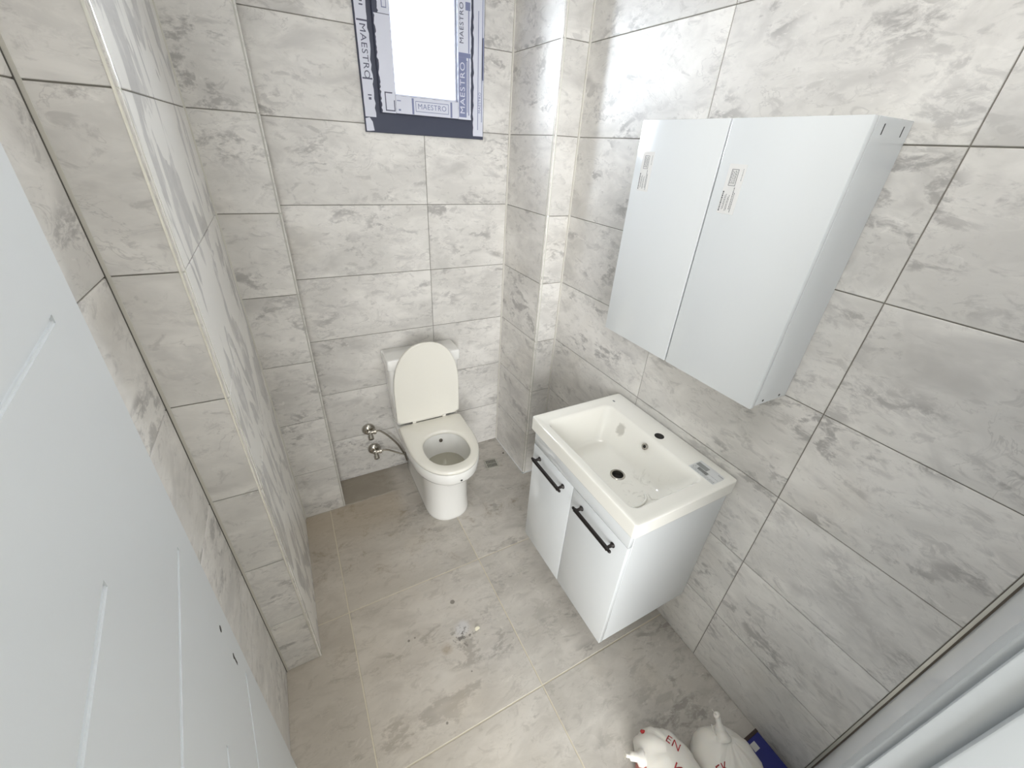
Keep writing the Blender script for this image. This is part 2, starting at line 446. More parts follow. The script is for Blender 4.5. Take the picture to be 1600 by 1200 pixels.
# ------------------------------------------------------------------ door frame (right jamb, head, left jamb)
jb = bmesh.new()
box(jb, (DX1-.012, YF-.002, 0), (DX1+.062, YF+.010, DH+.06), .003)           # casing
box(jb, (DX1-.022, YF-.030, 0), (DX1+.004, YF+.001, DH+.01), .002)
box(jb, (DX1-.036, YF-.22, 0), (DX1+.001, YF-.028, DH+.01), .003)           # lining with stop
box(jb, (DX0-.062, YF-.002, 0), (DX0+.0, YF+.010, DH+.06), .003)
box(jb, (DX0-.002, YF-.22, 0), (DX0+.016, YF-.001, DH+.01), .003)
box(jb, (DX0-.062, YF-.002, DH), (DX1+.062, YF+.010, DH+.062), .003)
box(jb, (DX0, YF-.22, DH-.02), (DX1, YF-.001, DH+.01), .003)
trim(jb, mat('jamb_paint', (178, 182, 184), .45), True)

# ------------------------------------------------------------------ door leaf: standing open against the left wall
def heightgrid(xs, zs, depth):
    """front face at depth 0; cells with depth>0 sink in, with side walls"""
    bm = bmesh.new(); nx, nz = len(xs)-1, len(zs)-1
    D = [[depth((xs[i]+xs[i+1])/2, (zs[j]+zs[j+1])/2) for j in range(nz)] for i in range(nx)]
    V = {}
    def v(x, z, d):
        k = (round(x, 6), round(z, 6), round(d, 6))
        if k not in V: V[k] = bm.verts.new((x, -d, z))
        return V[k]
    for i in range(nx):
        for j in range(nz):
            d = D[i][j]; a, b, c, e_ = xs[i], xs[i+1], zs[j], zs[j+1]
            bm.faces.new((v(a, c, d), v(b, c, d), v(b, e_, d), v(a, e_, d)))
            if i+1 < nx and D[i+1][j] != d: bm.faces.new((v(b, c, d), v(b, c, D[i+1][j]), v(b, e_, D[i+1][j]), v(b, e_, d)))
            if j+1 < nz and D[i][j+1] != d: bm.faces.new((v(a, e_, d), v(b, e_, d), v(b, e_, D[i][j+1]), v(a, e_, D[i][j+1])))
    return bm
# local frame: x from latch edge (0) back to hinge (-W), y normal into room, z up
W, DHT, TH = .70, 2.02, .040
def merge(vals): return sorted(set(round(v_, 5) for v_ in vals))
GR = [(1.905, -.045), (1.745, -.255), (1.58, -.097), (1.412, -.289), (1.22, -.071), (1.03, -.266), (.815, -.040), (.62, -.24), (.42, -.09), (.22, -.26)]
gw = .0045
def gdepth(x, z):
    for gz, gx in GR:
        if x < gx:
            if abs(z-gz) < gw/2: return .0030
            if abs(z-gz) < gw/2+.0022: return .0012
    return 0
zs = [.008, DHT]; xs_ = [-W, 0]
for gz, gx in GR: zs += [gz-gw/2-.0022, gz-gw/2, gz+gw/2, gz+gw/2+.0022]; xs_.append(gx)
dm = heightgrid(merge(xs_), merge(zs), gdepth)
for a, b in (((-W, -TH, .008), (0, -TH, DHT)),):
    pass
vs = [dm.verts.new(p) for p in ((-W, 0, .008), (0, 0, .008), (0, 0, DHT), (-W, 0, DHT), (-W, -TH, .008), (0, -TH, .008), (0, -TH, DHT), (-W, -TH, DHT))]
for f in ((4, 5, 6, 7), (0, 1, 5, 4), (1, 2, 6, 5), (2, 3, 7, 6), (3, 0, 4, 7)): dm.faces.new([vs[i] for i in f])
door = struct('door_1', dm, DOORM)
dd = Vector((-.134, .991, 0)).normalized(); up_ = Vector((.026, 0, 1)).normalized()
nn = dd.cross(up_).normalized(); up2 = nn.cross(dd).normalized()
mt = Matrix((dd, nn, up2)).transposed().to_4x4(); P0 = Vector((-.236, .598, 1.0)) + dd*.021 - up2*1.0
mt.translation = P0; door.matrix_world = mt
# handle spindle hole and key hole, hinges, latch plate
hl = bmesh.new(); lathe(hl, (-.062, -.004, 1.0), (0, 1, 0), [(0, .0062), (.0043, .0062)], 16); obj('spindle_hole', hl, DARK, door)
hl = bmesh.new(); lathe(hl, (-.064, -.004, .915), (0, 1, 0), [(0, .0055), (.0043, .0055)], 16); box(hl, (-.067, -.004, .888), (-.061, .0003, .915)); obj('key_hole', hl, DARK, door)
obj('latch_plate', B((-.0005, -.031, .85), (.0012, -.009, 1.08)), CHROME, door)
for hz in (.25, 1.0, 1.8):
    hb_ = bmesh.new(); tube(hb_, [(-W-.004, .004, hz-.045), (-W-.004, .004, hz+.045)], .006, 12); obj('hinge', hb_, CHROME, door)

# ------------------------------------------------------------------ window
WC = .627
def ring_profile(x0, x1, z0, z1, w, y0, y1, bev=.002):
    bm = bmesh.new()
    outer = lambda i: [(x0+i, z0+i), (x1-i, z0+i), (x1-i, z1-i), (x0+i, z1-i)]
    R = [(0, y1), (0, y0+bev), (bev, y0), (w-bev, y0), (w, y0+bev), (w, y1)]
    rings = [[(x, y, z) for x, z in outer(i)] for i, y in R]
    loft(bm, rings, False, False); n = 4
    a = [v_ for v_ in bm.verts][:4]; b = [v_ for v_ in bm.verts][-4:]
    for i in range(4): bm.faces.new((a[i], a[(i+1) % 4], b[(i+1) % 4], b[i]))
    return bm
ox0, ox1, oz0, oz1 = .371, .884, 1.764, 2.43
wn = struct('window_1', ring_profile(ox0, ox1, oz0, oz1, .072, YB-.012, YB+.055), ANTH)
sx0, sx1, sz0, sz1 = .434, .821, 1.832, 2.362
sash = obj('sash', ring_profile(sx0, sx1, sz0, sz1, .062, YB-.026, YB+.048), ANTH, wn)
obj('bead', ring_profile(sx0+.060, sx1-.060, sz0+.060, sz1-.060, .010, YB-.010, YB+.03, .003), FILMM, sash)
obj('pane', B((sx0+.058, YB+.012, sz0+.058), (sx1-.058, YB+.030, sz1-.058)), GLASS, sash)
def ragged(pts_a, pts_b, y, th=.0006):
    """thin film strip between two ragged polylines in the xz plane"""
    bm = bmesh.new(); f = []
    rows = []
    for (xa, za), (xb, zb) in zip(pts_a, pts_b):
        rows.append([bm.verts.new((xa, y, za)), bm.verts.new((xb, y, zb)), bm.verts.new((xb, y-th, zb)), bm.verts.new((xa, y-th, za))])
    for a, b in zip(rows, rows[1:]):
        for i in range(4): bm.faces.new((a[i], a[(i+1) % 4], b[(i+1) % 4], b[i]))
    bm.faces.new(rows[0]); bm.faces.new(rows[-1]); return bm
rg = random.Random(3)
def vstrip(x0, x1, z0, z1, y, j0=.0, j1=.003, n=40):
    A, Bp = [], []
    for i in range(n+1):
        z = z0 + (z1-z0)*i/n
        A.append((x0+rg.uniform(-1, 1)*j0, z)); Bp.append((x1+rg.uniform(-1, 1)*j1, z))
    return ragged(A, Bp, y)
yo = YB-.0121; ysf = YB-.0261
fl_l = obj('protective_film', vstrip(ox0+.005, ox0+.046, oz0+.052, oz1-.01, yo, .0005, .003), FILMM, wn)
fl_r = obj('protective_film', vstrip(ox1-.050, ox1-.003, oz0+.012, oz1-.01, yo, .003, .0005), FILMM, wn)
fs_l = obj('protective_film', vstrip(sx0+.006, sx0+.061, sz0+.002, sz0+.30, ysf, .003, .0008), FILMM, sash)
fs_l2 = obj('protective_film', vstrip(sx0+.020, sx0+.061, sz0+.302, sz1-.002, ysf, .002, .0008), FILMM, sash)
fs_r = obj('protective_film', vstrip(sx1-.061, sx1-.004, sz0+.002, sz1-.002, ysf, .0008, .002), FILMM, sash)
A = [(sx0+.062+i*(sx1-sx0-.124)/20, sz0+.003) for i in range(21)]; Bq = [(a[0], sz0+.0615+rg.uniform(-1, 1)*.001) for a in A]
fs_b = obj('protective_film', ragged(A, Bq, ysf), FILMM, sash)
obj('peeled_corner_film', ragged([(ox0+.004, oz0+.004), (ox0+.016, oz0+.004), (ox0+.034, oz0+.006)], [(ox0+.004, oz0+.046), (ox0+.02, oz0+.05), (ox0+.03, oz0+.036)], yo), FILMM, wn)
def tm(x, y, z, upside=False):     # lettering reading down (or up) the profile, facing the room
    return frame3((x, y, z), (0, 0, 1) if upside else (0, 0, -1), (-1, 0, 0) if upside else (1, 0, 0))
yt = yo-.0011; yst = ysf-.0011
for z in (2.018, 2.30): text('lettering', 'MAESTRO', .030, FILMD, fl_l, tm(ox0+.026, yt, z), sx=1.15)
for z in (1.93, 2.21): text('lettering', 'MAESTRO', .036, FILMM, None, tm(0, 0, 0)) and None
for o_ in [o_ for o_ in list(COL.objects) if o_.name.startswith('lettering') and o_.parent is None]: bpy.data.objects.remove(o_)
def bars(name, rects, y, m, parent, th=.0004):
    bm = bmesh.new()
    for x0, z0, x1, z1 in rects: box(bm, (min(x0, x1), y-th, min(z0, z1)), (max(x0, x1), y, max(z0, z1)))
    o = obj(name, bm, m, parent); o['kind'] = 'stuff'; return o
bars('print_marks', [(ox0+.008, 2.105, ox0+.045, 2.110), (ox0+.008, 1.936, ox0+.045, 1.941), (ox0+.008, 2.205, ox0+.046, 2.240), (ox0+.022, 1.885, ox0+.036, 1.889), (ox0+.024, 1.872, ox0+.034, 1.880), (ox0+.022, 2.148, ox0+.035, 2.152), (ox0+.024, 2.158, ox0+.034, 2.166)], yo-.0006, FILMD, fl_l)
# blue printed panel on the right sash film with light lettering
bars('print_panel', [(sx1-.058, 1.842, sx1-.024, 2.0448), (sx1-.058, 2.045, sx1-.006, 2.06), (sx1-.058, 2.25, sx1-.03, 2.30)], ysf-.0006, FILMB, fs_r)
bars('print_outline', [(sx1-.022, 1.86, sx1-.0195, 2.035), (sx1-.057, 2.033, sx1-.02, 2.0355), (sx1-.016, 1.85, sx1-.012, 2.0449), (sx1-.016, 2.061, sx1-.012, 2.19), (sx1-.028, 2.1905, sx1-.008, 2.215)], ysf-.0012, FILMB, fs_r)
text('lettering', 'MAESTRO', .030, FILMM, fs_r, tm(sx1-.041, ysf-.0014, 1.942, True), sx=1.25)
text('lettering', 'MAESTRO', .024, FILMD, fs_r, tm(sx1-.044, ysf-.0010, 2.150, True), sx=1.1)
bars('print_outline', [(ox1-.030, 1.80, ox1-.027, 2.2), (ox1-.012, 1.83, ox1-.009, 2.30), (ox1-.012, 1.98, ox1-.004, 2.12)], yo-.0006, FILMB, fl_r)
text('lettering', 'MAESTRO', .016, FILMB, fl_r, tm(ox1-.020, yo-.0011, 1.90, True))
# bottom sash film
bars('print_panel', [(.560, sz0+.004, .568, sz0+.058), (.724, sz0+.004, .732, sz0+.058)], ysf-.0006, FILMB, fs_b)
bars('print_outline', [(.575, sz0+.014, .577, sz0+.050), (.575, sz0+.048, .716, sz0+.050), (.575, sz0+.014, .716, sz0+.016), (.714, sz0+.014, .716, sz0+.050), (.505, sz0+.012, .514, sz0+.018), (.500, sz0+.044, .516, sz0+.047)], ysf-.0006, FILMB, fs_b)
text('lettering', 'MAESTRO', .026, FILMB, fs_b, frame3((.645, ysf-.0010, sz0+.032), (1, 0, 0), (0, 0, 1)), sx=1.0)
bars('print_outline', [(sx0+.020, sz0+.010, sx0+.024, sz0+.070), (sx0+.020, sz0+.008, sx0+.058, sz0+.012), (sx0+.054, sz0+.012, sx0+.058, sz0+.045), (sx0+.020, sz0+.066, sx0+.050, sz0+.070)], ysf-.0006, FILMD, fs_l)
bars('print_marks', [(sx0+.034, 2.15, sx0+.037, 2.33), (sx0+.050, 2.15, sx0+.052, 2.33), (sx0+.034, 2.15, sx0+.052, 2.153)], ysf-.0006, FILMB, fs_l2)
text('lettering', 'MAESTRO', .018, FILMB, fs_l2, tm(sx0+.044, yst, 2.23))

# ------------------------------------------------------------------ wall cabinet
cy0, cy1, cz0, cz1, cxf = .469, 1.062, 1.186, 1.833, .990
cab = empty('wall_cabinet', (XR, (cy0+cy1)/2, cz0), 'white two-door wall cabinet hung on the tiled wall above the washbasin', 'cabinet')
def rel(parent, name, bm, m, smooth=True):
    bmesh.ops.translate(bm, verts=bm.verts[:], vec=-parent.matrix_world.translation if parent.type != 'EMPTY' else -Vector(parent.location))
    return obj(name, bm, m, parent, smooth)
cx_b = cxf+.018
rel(cab, 'side_panel', B((cx_b, cy0, cz0+.006), (XR-.001, cy0+.016, cz1), .0006, 1), LACQ)
rel(cab, 'side_panel', B((cx_b, cy1-.016, cz0+.006), (XR-.001, cy1, cz1), .0006, 1), LACQ)
rel(cab, 'top_panel', B((cx_b, cy0+.016, cz1-.016), (XR-.001, cy1-.016, cz1)), LACQ_IN)
rel(cab, 'bottom_panel', B((cx_b, cy0+.016, cz0+.006), (XR-.001, cy1-.016, cz0+.022)), LACQ_IN)
rel(cab, 'back_panel', B((XR-.006, cy0+.016, cz0+.022), (XR-.001, cy1-.016, cz1-.016)), LACQ_IN)
def door_panel(parent, y0, y1, z0, z1, x0, x1):
    return rel(parent, 'door', B((x0, y0, z0), (x1, y1, z1), .0018, 2), LACQ)
split = .767
d1 = door_panel(cab, cy0, split-.0028, cz0, cz1, cxf, cxf+.017)
d2 = door_panel(cab, split+.0028, cy1, cz0, cz1, cxf, cxf+.017)
# cam fittings on the visible side
for x, z in ((cx_b+.030, cz1-.020), (XR-.030, cz1-.020)):
    rel(cab, 'fitting_slot', B((x-.0016, cy0-.0003, z-.009), (x+.0016, cy0+.002, z+.009)), DARK, False)
for x in (cx_b+.030, XR-.034):
    hh_ = bmesh.new(); lathe(hh_, (x, cy0-.0003, cz0+.016), (0, 1, 0), [(0, .0035), (.002, .0035)], 12)
    rel(cab, 'fitting_hole', hh_, DARK, False)
def face_label(parent, yc, zc, k):
    """small printed sticker on a door front; text turned to run up the door"""
    w, hgt = .036*k, .110*k
    s = rel_child(parent, 'sticker', B((cxf-.0004, yc-w/2*1.3, zc-hgt/2), (cxf, yc+w/2*1.3, zc+hgt/2)), STICK)
    bm = bmesh.new(); x = cxf-.0007
    def R(y0, z0, y1, z1): box(bm, (x, yc+min(y0, y1)*k, zc+min(z0, z1)*k), (x+.0003, yc+max(y0, y1)*k, zc+max(z0, z1)*k))
    # framed box of small print (upper half)
    for a in ((.012, .008, .013, .044), (-.006, .008, -.005, .044), (-.006, .008, .013, .009), (-.006, .043, .013, .044)): R(*a)
    rr = random.Random(5)
    for yy in (.009, .005, .001, -.002):
        z = .012
        while z < .040:
            l = rr.uniform(.002, .006); R(yy, z, yy+.0011, min(z+l, .041)); z += l+.0012
    # columns of text (lower half), first one bold
    z = -.050
    for (yy, th, z0, z1) in ((.018, .0034, -.050, -.004), (.012, .0011, -.046, -.012), (.009, .0011, -.044, -.010), (.003, .0011, -.048, -.016), (.000, .0011, -.047, -.012), (-.008, .0016, -.044, .006), (-.012, .0015, -.050, -.006), (-.018, .0009, .020, .046)):
        z = z0
        while z < z1:
            l = rr.uniform(.0015, .004); R(yy, z, yy+th, min(z+l, z1)); z += l+.0011
    rel_child(s, 'print_marks', bm, INKD)['kind'] = 'stuff'
def rel_child(parent, name, bm, m):
    T = Vector((0, 0, 0)); p = parent
    while p: T += Vector(p.location); p = p.parent
    bmesh.ops.translate(bm, verts=bm.verts[:], vec=-T)
    return obj(name, bm, m, parent)
face_label(d2, 1.012, 1.703, .95)
face_label(d1, .712, 1.685, 1.0)

# ------------------------------------------------------------------ vanity cabinet
vy0, vy1, vz0, vz1, vxf = .500, 1.042, .222, .802, .715
van = empty('vanity_cabinet', (XR, (vy0+vy1)/2, vz0), 'white wall-hung vanity cabinet with two doors and black bar handles', 'cabinet')
xb = vxf+.018
rel(van, 'side_panel', B((xb, vy0, vz0), (XR-.001, vy0+.018, vz1), .0006, 1), LACQ)
rel(van, 'side_panel', B((xb, vy1-.018, vz0), (XR-.001, vy1, vz1), .0006, 1), LACQ)
rel(van, 'bottom_panel', B((xb, vy0+.018, vz0), (XR-.001, vy1-.018, vz0+.018)), LACQ_IN)
rel(van, 'back_panel', B((XR-.012, vy0+.018, vz0+.018), (XR-.002, vy1-.018, vz1)), LACQ_IN)
rel(van, 'top_rail', B((vxf, vy0, .7435), (xb-.0005, vy1, vz1), .0015), LACQ)
vs_ = .7765
for (a, b) in ((vy0, vs_-.0015), (vs_+.0015, vy1)):
    d = rel(van, 'door', B((vxf, a, vz0-.004), (xb-.0005, b, .7405), .0018), LACQ)
    # bar handle
    c = .636 if a < .7 else .912; L = .100; hx = vxf-.026; hz = .697
    T = Vector(van.location)
    bm = bmesh.new()
    prof = []
    pts = [(hx, c-L, hz), (hx, c-L+.004, hz), (hx, c-L+.009, hz), (hx, c-L+.011, hz), (hx, c-L+.014, hz), (hx, c-L+.018, hz), (hx, c+L-.018, hz), (hx, c+L-.014, hz), (hx, c+L-.011, hz), (hx, c+L-.009, hz), (hx, c+L-.004, hz), (hx, c+L, hz)]
    rr_ = [.003, .0052, .0052, .0038, .0078, .0070, .0070, .0078, .0038, .0052, .0052, .003]
    tube(bm, pts, rr_, 12)
    for s in (-1, 1):
        lathe(bm, (vxf, c+s*(L-.019), hz), (-1, 0, 0), [(0, .0095), (.003, .0095), (.006, .006), (.019, .0052), (.027, .0065)], 14)
    rel_child(d, 'handle', bm, BLACK).data.shade_smooth()

# ------------------------------------------------------------------ washbasin
bx0, bx1, by0, by1, bzt = .704, XR-.003, .484, 1.063, .860
bcx, bcy, bhx, bhy = (bx0+bx1)/2, (by0+by1)/2, (bx1-bx0)/2, (by1-by0)/2
basin = empty('washbasin', (bcx, bcy, .803), 'white rectangular ceramic washbasin set on top of the vanity cabinet', 'sink')
bm = bmesh.new()
K = 8
def sag(z): return z
ocx, ohx = .892, .150    # bowl opening centre / half size in x
rings = [rrect(bcx, bcy, bhx-.02, bhy-.02, .01, .803, K), rrect(bcx, bcy, bhx-.004, bhy-.004, .012, .803, K),
         rrect(bcx, bcy, bhx-.001, bhy-.001, .012, .805, K), rrect(bcx, bcy, bhx, bhy, .012, .807, K), rrect(bcx, bcy, bhx, bhy, .012, .809, K), rrect(bcx, bcy, bhx, bhy, .012, .854, K), rrect(bcx, bcy, bhx, bhy, .012, .8565, K),
         rrect(bcx, bcy, bhx-.001, bhy-.001, .011, .859, K), rrect(bcx, bcy, bhx-.0035, bhy-.0035, .010, bzt, K), rrect(bcx, bcy, bhx-.006, bhy-.006, .010, bzt, K),
         rrect(bcx-.002, bcy, bhx-.020, bhy-.018, .012, bzt-.0008, K), rrect(bcx-.003, bcy, bhx-.027, bhy-.024, .014, bzt-.0035, K),
         rrect(ocx, bcy+.003, ohx+.008, .244, .034, bzt-.0040, K), rrect(ocx, bcy+.003, ohx+.003, .239, .032, bzt-.0055, K),
         rrect(ocx, bcy+.003, ohx-.001, .234, .032, bzt-.011, K), rrect(ocx-.001, bcy+.004, ohx-.006, .228, .034, bzt-.022, K)]
n_out = 8
for t_ in (.25, .5, .75, .9, 1.):
    rings.append(rrect(ocx-.001-.012*t_, bcy+.008*t_, ohx-.006-.036*t_, .228-.050*t_, .042+.012*t_, bzt-.022-.098*t_**.9, K))
rings.append(rrect(ocx-.014, bcy+.008, ohx-.055, .163, .05, bzt-.1285, K))
rings.append(rrect(ocx-.0, bcy+.004, .05, .07, .045, bzt-.133, K))
rings.append(rrect(0.916, bcy, .026, .026, .0259, bzt-.137, K))
bmesh.ops.recalc_face_normals(bm, faces=bm.faces[:])
loft(bm, rings, False, False)
bowl = rel(basin, 'bowl', bm, BOWL, True)
# raised edges inside the bowl: soap shelf ridge near the camera end
bm = bmesh.new()
tube(bm, catmull([(.80, .640, .7345), (.84, .622, .7355), (.88, .618, .7355), (.915, .63, .735), (.93, .65, .733)], 6), .004, 10)
rel(basin, 'shelf_ridge', bm, CER2, True)
bm = bmesh.new(); lathe(bm, (0.916, bcy, bzt-.1385), (0, 0, 1), [(0, .026), (.003, .0285), (.0045, .0265), (.0035, .021), (-.004, .0195), (-.03, .019)], 28, False)
dr_ = rel(basin, 'drain_ring', bm, CHROME, True)
bm = bmesh.new(); lathe(bm, (0.916, bcy, bzt-.150), (0, 0, 1), [(-.02, .0185), (0, .0188)], 20); rel(basin, 'drain_hole', bm, DARK, False)
ax = Vector((-1, 0, .35)).normalized()
oc = Vector((1.0215, bcy, .822))
bm = bmesh.new(); lathe(bm, oc, ax, [(-.004, .0125), (.002, .0125), (.0035, .010), (.002, .0065)], 24, False); rel(basin, 'overflow_ring', bm, CHROME, True)
bm = bmesh.new(); lathe(bm, oc, ax, [(-.004, .007), (.0015, .007)], 16); rel(basin, 'overflow_hole', bm, DARK, False)
bm = bmesh.new(); lathe(bm, (1.078, bcy-.006, bzt-.012), (0, 0, 1), [(0, .0175), (.0088, .0175)], 24); rel(basin, 'faucet_hole', bm, DARK, False)
# printed label on the basin deck
bm = bmesh.new(); zz = bzt-.0034
lab = rel(basin, 'label_sticker', B((1.048, .503, zz-.0008), (1.112, .606, zz)), mat('label_paper', (214, 215, 214), .4), False)
rr = random.Random(9)
def L_(x0, y0, x1, y1): box(bm, (min(x0, x1), min(y0, y1), zz), (max(x0, x1), max(y0, y1), zz+.0002))
L_(1.080, .560, 1.100, .602); L_(1.064, .548, 1.078, .585)
for i in range(9):
    y = .512; xq = 1.051+.003*i
    if i in (4, 5, 6, 7): y = .545
    while y < .600:
        l = rr.uniform(.003, .012); L_(xq, y, xq+.0011, min(y+l, .602)); y += l+.002
L_(1.101, .512, 1.104, .530)
rel_child(lab, 'print_marks', bm, mat('label_grey', (150, 152, 150), .6))['kind'] = 'stuff'
bm = bmesh.new()
for a in ((1.075, 1.018, 1.082, 1.030),): box(bm, (a[0], a[1], zz), (a[2], a[3], zz+.0002))
rel(basin, 'maker_mark', bm, INK, False)

# ------------------------------------------------------------------ toilet
TX = .513
toi = empty('toilet', (TX, 1.70, 0), 'cream white close-coupled toilet with its lid raised against the back wall', 'toilet')
def dshape(hw, yf, yb, L=.26, n=2.25, z=0, cx=TX, N=64, back_r=.03, taper=0):
    """closed outline, resampled by angle about a fixed centre; front towards -y"""
    pts = []
    ym = yf+L
    for i in range(41):
        a = PI*i/40                                    # front half: from +x side round to -x side
        c, s = math.cos(a), math.sin(a)
        pts.append((cx + hw*math.copysign(abs(c)**(2/n), c), ym - L*abs(s)**(2/n)))
    hb = hw-taper
    pts.append((cx-hw+taper*.4, (ym*.45+yb*.55)))
    for j in range(7):
        a = PI/2*j/6; pts.append((cx-hb+back_r-back_r*math.cos(a), yb-back_r+back_r*math.sin(a)))
    for j in range(7):
        a = PI/2*j/6; pts.append((cx+hb-back_r+back_r*math.sin(a), yb-back_r+back_r*math.cos(a)))
    pts.append((cx+hw-taper*.4, (ym*.45+yb*.55)))
    return ring_resample(pts, (cx, (yf+min(yb, 1.82))/2), z, N)
def ring_resample(pts, c, z, N=64):
    out = []
    for k in range(N):
        a = 2*PI*k/N; d = (math.cos(a), math.sin(a)); best = None
        for i in range(len(pts)):
            x1, y1 = pts[i][0]-c[0], pts[i][1]-c[1]; x2, y2 = pts[(i+1) % len(pts)][0]-c[0], pts[(i+1) % len(pts)][1]-c[1]
            ex, ey = x2-x1, y2-y1; den = d[0]*ey-d[1]*ex
            if abs(den) < 1e-12: continue
            t = (x1*ey-y1*ex)/den; s = (x1*d[1]-y1*d[0])/den
            if t > 0 and -1e-6 <= s <= 1+1e-6 and (best is None or t > best): best = t
        out.append((c[0]+d[0]*best, c[1]+d[1]*best, z))
    return out
YBK = YB-.004
bm = bmesh.new()
SC = .0
rings = []
for z, hw, yf, L in ((0, .116, 1.432, .14), (.006, .119, 1.429, .14), (.02, .118, 1.430, .14), (.10, .114, 1.436, .14), (.20, .116, 1.432, .15), (.27, .122, 1.425, .17), (.300, .128, 1.412, .20)):
    rings.append(dshape(hw, yf, YBK-.0, L, 2.4, z))
for z, hw, yf in ((.312, .148, 1.386), (.320, .162, 1.362), (.328, .169, 1.350), (.345, .173, 1.343), (.392, .175, 1.340), (.398, .173, 1.342)):
    rings.append(dshape(hw, yf, YBK, .26, 2.2, z))
bc = (TX+.004, 1.530)
def oval(hx, hyf, hyb, z, cx=bc[0], cy=bc[1], n=2.3, N=64):
    pts = []
    for i in range(96):
        a = 2*PI*i/96; c, s = math.cos(a), math.sin(a); hy = hyb if s > 0 else hyf
        pts.append((cx+hx*math.copysign(abs(c)**(2/n), c), cy+hy*math.copysign(abs(s)**(2/n), s)))
    # same angular origin as the outer rings
    return ring_resample(pts, (TX, (1.348+1.82)/2), z, N)
rings.append(oval(.124, .150, .142, .399)); rings.append(oval(.119, .143, .138, .396)); rings.append(oval(.119, .141, .135, .370))
rings.append(oval(.112, .132, .124, .31)); rings.append(oval(.092, .105, .10, .25)); rings.append(oval(.065, .07, .085, .20)); rings.append(oval(.045, .045, .07, .17))
loft(bm, rings, True, True)
rel(toi, 'bowl', bm, CER, True)
bm = bmesh.new(); loft(bm, [oval(.103, .120, .114, .284), oval(.104, .121, .115, .286)]); rel(toi, 'water', bm, WATER, False)
# bidet nozzle at the back of the bowl
bm = bmesh.new(); lathe(bm, (TX+.018, 1.664, .360), (0, -1, -.2), [(-.02, .010), (.004, .010), (.008, .008), (.010, .004)], 16); rel(toi, 'bidet_nozzle', bm, BROWN, True)
bm = bmesh.new(); lathe(bm, (TX+.010, 1.3585, .352), (0, -1, .0), [(-.008, .0055), (.0165, .0055)], 14); rel(toi, 'fixing_hole', bm, DARK, False)
# seat
bm = bmesh.new()
so = lambda d, z: dshape(.176-d, 1.338+d, 1.792-d, .27, 2.15, z, back_r=.008, taper=.0)
si = lambda d, z: oval(.112+d, .134+d, .132+d, z)
loft(bm, [so(.004, .400), so(0, .405), so(0, .414), so(.003, .419), so(.008, .4215), si(.008, .4215), si(.003, .419), si(0, .413), si(0, .404), si(.003, .400)], False, False)
bmesh.ops.bridge_loops(bm, edges=[e_ for e_ in bm.edges if e_.is_boundary])
seat = rel(toi, 'seat', bm, SEATM, True)
# hinge bar and posts
bm = bmesh.new(); tube(bm, [(TX-.075, 1.803, .424), (TX+.075, 1.803, .424)], .0085, 14)
for s in (-1, 1):
    box(bm, (TX+s*.085-.010, 1.788, .398), (TX+s*.085+.010, 1.815, .432), .003)
rel(toi, 'hinge', bm, SEATM, True)
# raised lid: outline of the seat standing up and leaning back a little
bm = bmesh.new()
def lid_ring(d, t):
    out = []
    for (x, y, _) in dshape(.174-d, 1.338+d, 1.792-d, .27, 2.3, 0, back_r=.008, taper=.0):
        hgt = 1.792-y                                    # distance from hinge
        a = math.radians(.6)
        out.append((x, 1.803 + hgt*math.sin(a) + t*math.cos(a), .428 + hgt*math.cos(a) - t*math.sin(a)))
    return out
a_l = [lid_ring(.030, -.010), lid_ring(.012, -.011), lid_ring(.003, -.0125), lid_ring(0, -.010), lid_ring(0, 0), lid_ring(.004, .004)]
loft(bm, a_l); lid = rel(toi, 'lid', bm, SEATM, True)
# cistern
TZ = .742
bm = bmesh.new()
tcx, tcy, thx, thy = .515, (1.822+YBK)/2, .190, (YBK-1.822)/2
loft(bm, [rrect(tcx, tcy, thx-.020, thy-.004, .02, .399, 6), rrect(tcx, tcy, thx-.016, thy-.003, .022, .42, 6), rrect(tcx, tcy, thx-.007, thy-.002, .024, .60, 6), rrect(tcx, tcy, thx-.004, thy-.001, .024, TZ, 6)])
rel(toi, 'cistern', bm, CER, True)
bm = bmesh.new()
loft(bm, [rrect(tcx, tcy-.003, thx-.004, thy-.0, .012, TZ+.002, 6), rrect(tcx, tcy-.003, thx+.002, thy+.003, .012, TZ+.008, 6), rrect(tcx, tcy-.003, thx+.003, thy+.003, .012, .794, 6), rrect(tcx, tcy-.002, thx+.001, thy+.001, .011, .800, 6), rrect(tcx, tcy-.001, thx-.004, thy-.003, .008, .8025, 6)])
rel(toi, 'cistern_lid', bm, CER, True)
bm = bmesh.new(); lathe(bm, (tcx+.0, tcy+.01, .803), (0, 0, 1), [(0, .022), (.004, .022), (.005, .018)], 24); rel(toi, 'flush_button', bm, CHROME, True)

